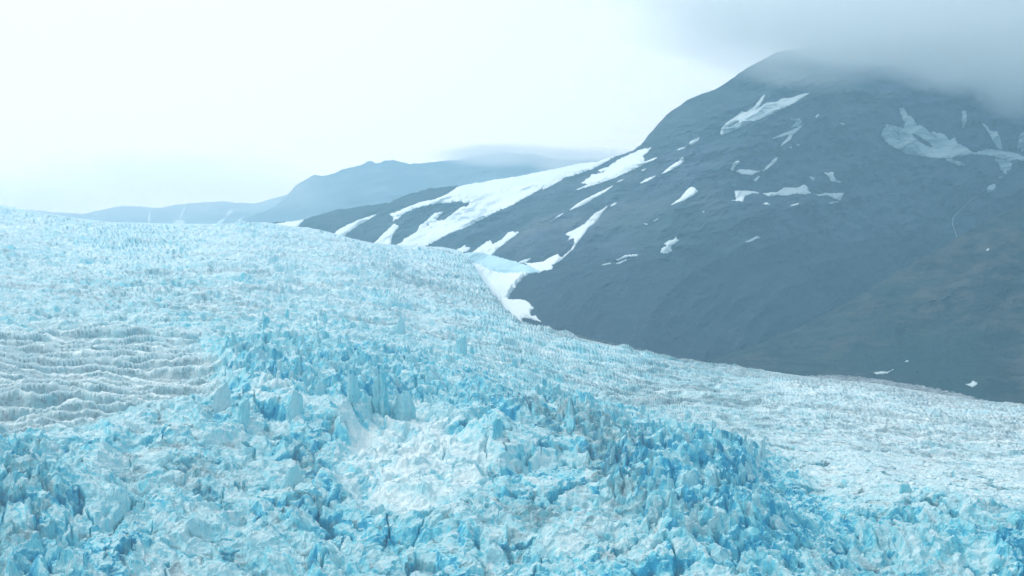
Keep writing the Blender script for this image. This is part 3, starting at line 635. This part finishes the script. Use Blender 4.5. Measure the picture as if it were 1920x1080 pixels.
# ------------------------------------------------------------------ seracs: loose towers and blades of the ice fall
def serac_mesh(seed, blade):
    r = random.Random(seed); nr = np.random.RandomState(seed)
    ns, nl = 40, 22
    k = r.randint(4, 6); dirs = sorted(r.uniform(0, 6.283) for _ in range(k))
    dirs = [i * 6.2832 / k + r.uniform(-.35, .35) for i in range(k)]; rad = [r.uniform(.75, 1.1) for _ in range(k)]
    lean = (r.uniform(-.35, .35), r.uniform(-.25, .25)); taper = r.uniform(.08, .4) if not blade else r.uniform(.3, .7)
    tx, ty = r.uniform(-.5, .5), r.uniform(-.5, .5)
    th = np.arange(ns) * 2 * math.pi / ns
    base = np.min([rd / np.maximum(np.cos(th - d), .18) for d, rd in zip(dirs, rad)], axis=0)
    base = np.minimum(base, 1.45)
    cr = [(r.uniform(0, 6.28), r.uniform(.05, .13), r.uniform(.1, .3)) for _ in range(r.randint(2, 5))]
    verts = []
    for j in range(nl + 9):
        if j < nl: hgt = j / (nl - 1.0); q = 1.0
        else: hgt = 1.0; q = 1 - (j - nl + 1) / 9.0
        R_ = base * (1 - taper * hgt ** 1.4)
        for c, w_, dp in cr:
            a = (th - c - .35 * hgt + math.pi) % (2 * math.pi) - math.pi
            R_ = R_ * (1 - dp * np.exp(-(a / w_) ** 2))
        nn = fbm(th * 1.9 + seed, th * 0 + hgt * 3.5, seed, 3, .6)
        R_ = R_ * (1 + .30 * nn + .10 * fbm(th * 6 + seed, th * 0 + hgt * 9, seed + 3, 2)) * q
        sx = .42 if blade else .9
        x = np.cos(th) * R_; y = np.sin(th) * R_ * sx
        z = hgt * (1 + .45 * (tx * x + ty * y)) + .10 * fbm(x * 1.6, y * 1.6 + seed, seed + 19, 2) * hgt + (1 - q) * .0 + .05 * fbm(x * 2.5 + seed, y * 2.5, seed + 9, 3) * (hgt > .5)
        verts += list(zip(x + lean[0] * hgt, y + lean[1] * hgt, z))
    fs = []
    L = nl + 9
    for j in range(L - 1):
        for i in range(ns):
            fs.append((j * ns + i, j * ns + (i + 1) % ns, (j + 1) * ns + (i + 1) % ns, (j + 1) * ns + i))
    return mesh_raw('serac', verts, fs, M_SERAC, False)
SM = [serac_mesh(900 + i, i % 5 in (1, 3, 4)) for i in range(22)]
def put_serac(px, py, wpx, hpx, mesh, rz, label, group=None, sink=.35):
    """wpx/hpx: visible width and height in 1920-frame pixels"""
    X, Y, Z = glacier_relief(np.array([[px]], float), np.array([[py]], float), False)
    D = math.hypot(X[0, 0], Y[0, 0]); s = D / F
    H = hpx * s / (1 - sink)
    o = bpy.data.objects.new('serac', mesh); SC.collection.objects.link(o)
    o.location = (X[0, 0], Y[0, 0], Z[0, 0] - H * sink); o.rotation_euler = (0, 0, rz)
    o.scale = (wpx * s * .5, wpx * s * .5, H)
    return tag(o, label, 'serac', group)
for px, py, w, h, mi, rz, lb in [
    (412, 815, 40, 46, 1, .2, 'broad flat-topped grey-streaked serac left of the white rubble'),
    (458, 835, 28, 38, 2, 1.2, 'slanted serac leaning right beside the broad flat-topped one'),
    (552, 826, 40, 46, 4, .4, 'tall bulky serac rising through the white rubble patch'),
    (716, 806, 30, 52, 5, .3, 'tall square pillar serac with a deep blue slot on its right'),
    (756, 810, 46, 42, 7, .0, 'wide blue wall serac at the top of the smooth snow bowl'),
    (752, 655, 22, 36, 8, .1, 'sharp blue spire serac sticking up highest at the top of the band'),
    (868, 690, 22, 40, 10, .5, 'rounded loop-topped serac near the upper right of the band'),
    (915, 833, 34, 40, 11, .2, 'wedge serac with a steep blue face right of the snow bowl'),
    (932, 875, 30, 34, 13, .9, 'blocky pale serac beside the dirty streak right of the snow bowl'),
    (540, 930, 50, 40, 16, .2, 'large rounded ice buttress with a deep blue notch'),
    (665, 808, 26, 44, 17, .8, 'dirty-topped leaning serac left of the tall pillar'),
    (1040, 790, 26, 24, 19, .4, 'bright blue block above the dirt-streaked ice'),
    (1700, 955, 26, 15, 6, .1, 'lone grey-blue block on the right-hand ice field'),
    (1430, 905, 18, 36, 3, .7, 'thin leaning blue blade at the right-hand end of the band'),
    (600, 800, 24, 30, 9, .5, 'small cube-like blue serac behind the white rubble')]:
    put_serac(px, py, w, h, SM[mi], rz, lb)
rng = random.Random(77)
groups = [(lambda x, y: y < 700 and x < 800, 'one of the small pale blue seracs packed along the top left of the band', 'small seracs along the top left of the band'),
          (lambda x, y: x < 950, 'one of the crowded blue seracs in the middle of the band', 'crowded seracs in the middle of the band'),
          (lambda x, y: x < 1250, 'one of the narrow blue seracs on the descending part of the band', 'narrow seracs on the descending part of the band'),
          (lambda x, y: True, 'one of the little jagged seracs at the lower right of the band', 'little jagged seracs at the lower right of the band')]
n = 0
for _ in range(20000):
    if n >= 275: break
    px, py = rng.uniform(400, 1560), rng.uniform(610, 1075)
    if float(Z_serac(np.array([px]), np.array([py]))[0]) < .55 or rng.random() < .3: continue
    if float(Z_smooth(np.array([px]), np.array([py]))[0]) > .3: continue
    k = (py - 560) / 500
    w = rng.uniform(6, 12) * (.8 + .7 * k); h = w * rng.uniform(.8, 1.9)
    for t_, lb, gr in groups:
        if t_(px, py): break
    put_serac(px, py, w, h, SM[rng.randrange(22)], rng.uniform(0, 6.28), lb, gr, .45); n += 1

# ------------------------------------------------------------------ air: haze box and low cloud on the summits
def volume_mat(name, col, dens, aniso):
    m = bpy.data.materials.new(name); m.use_nodes = True; t = m.node_tree
    t.nodes.remove(t.nodes['Principled BSDF'])
    v = t.nodes.new('ShaderNodeVolumePrincipled'); v.inputs['Color'].default_value = (*col, 1); v.inputs['Density'].default_value = dens
    v.inputs['Anisotropy'].default_value = aniso
    t.links.new(v.outputs[0], t.nodes['Material Output'].inputs['Volume'])
    return m, v, t
def box(name, lo, hi, mat):
    v = [(x, y, z) for x in (lo[0], hi[0]) for y in (lo[1], hi[1]) for z in (lo[2], hi[2])]
    f = [(0, 1, 3, 2), (4, 6, 7, 5), (0, 4, 5, 1), (2, 3, 7, 6), (0, 2, 6, 4), (1, 5, 7, 3)]
    o = bpy.data.objects.new(name, mesh_raw(name, v, f, mat)); SC.collection.objects.link(o); return o
hm, hv, _ = volume_mat('haze_air', (.46, .785, 1.0), 1.22e-4, .55)
hz = box('haze', (-5200, -400, -641), (5200, 10900, 1050), hm)
tag(hz, 'blue-grey haze that thickens towards the mountains', 'haze', kind='stuff')

def cloud(name, label, blobs, dens, col, nscale, aniso=.3, seed=0):
    """blobs: (px, py, D, rx, ry, rz) merged in one soft volume"""
    V = []; Fc = []
    pos = [unproject(b[0], b[1], b[2]) for b in blobs]
    lo = [min(p[i] - b[3 + i] for p, b in zip(pos, blobs)) for i in range(3)]; hi = [max(p[i] + b[3 + i] for p, b in zip(pos, blobs)) for i in range(3)]
    m, v, t = volume_mat(name + '_vapour', col, 1, aniso)
    m.cycles.volume_step_rate = 1.0
    geo = t.nodes.new('ShaderNodeNewGeometry')
    def mth(op, a, b=0.0, clamp=False):
        x = t.nodes.new('ShaderNodeMath'); x.operation = op; x.use_clamp = clamp
        for s_, q in ((x.inputs[0], a), (x.inputs[1], b)):
            if isinstance(q, (int, float)): s_.default_value = q
            else: t.links.new(q, s_)
        return x.outputs[0]
    tot = None
    for p, b in zip(pos, blobs):
        sub = t.nodes.new('ShaderNodeVectorMath'); sub.operation = 'SUBTRACT'; t.links.new(geo.outputs['Position'], sub.inputs[0]); sub.inputs[1].default_value = p
        dv = t.nodes.new('ShaderNodeVectorMath'); dv.operation = 'DIVIDE'; t.links.new(sub.outputs[0], dv.inputs[0]); dv.inputs[1].default_value = b[3:6]
        ln = t.nodes.new('ShaderNodeVectorMath'); ln.operation = 'LENGTH'; t.links.new(dv.outputs[0], ln.inputs[0])
        q = mth('SUBTRACT', 1.0, ln.outputs['Value'])
        tot = q if tot is None else mth('MAXIMUM', tot, q)
    nz = t.nodes.new('ShaderNodeTexNoise'); nz.inputs['Scale'].default_value = nscale; nz.inputs['Detail'].default_value = 4; nz.inputs['Roughness'].default_value = .55
    mp = t.nodes.new('ShaderNodeMapping'); mp.inputs['Location'].default_value = (seed, seed * 2.3, 0); mp.inputs['Scale'].default_value = (1, 1, 1.5)
    t.links.new(geo.outputs['Position'], mp.inputs[0]); t.links.new(mp.outputs[0], nz.inputs[0])
    d = mth('ADD', mth('MULTIPLY', mth('SUBTRACT', nz.outputs[0], .5), 2.6), mth('MULTIPLY', tot, 1.6))
    d = mth('MULTIPLY', mth('MINIMUM', mth('MAXIMUM', d, 0.0), 1.0), mth('MINIMUM', mth('MAXIMUM', mth('MULTIPLY', tot, 4.0), 0.0), 1.0))
    t.links.new(mth('MULTIPLY', d, dens), v.inputs['Density'])
    o = box(name, lo, hi, m)
    return tag(o, label, 'cloud', kind='stuff')
cloud('low_cloud', 'dense grey cloud swallowing the summit of the big mountain',
      [(1700, 45, 4500, 480, 560, 120), (1930, 75, 4500, 440, 600, 150), (1910, 150, 4450, 110, 300, 110), (1590, 0, 4600, 520, 600, 165), (1800, -110, 4700, 700, 600, 230)], .0065, (.98, 1.0, 1.0), .0042, .6, seed=3)
cloud('low_cloud', 'thin pale cloud trailing left off the summit over the shoulder',
      [(1480, 80, 4450, 330, 420, 95), (1560, 112, 4400, 300, 380, 78), (1400, -20, 4600, 420, 480, 150), (1330, 60, 4600, 260, 400, 80)], .0020, (.98, 1.0, 1.0), .005, .6, seed=11)
cloud('mist_bank', 'white mist lying on the far left mountains', [(60, 374, 8600, 1600, 500, 150), (430, 358, 8500, 560, 420, 120), (300, 335, 8700, 900, 500, 170)], .0010, (1, 1, 1), .003, .85, seed=8)
cloud('mist_bank', 'white mist veiling the right part of the jagged far ridge', [(960, 292, 8000, 380, 400, 60), (1080, 300, 8000, 360, 380, 70)], .0040, (1, 1, 1), .004, .85, seed=5)
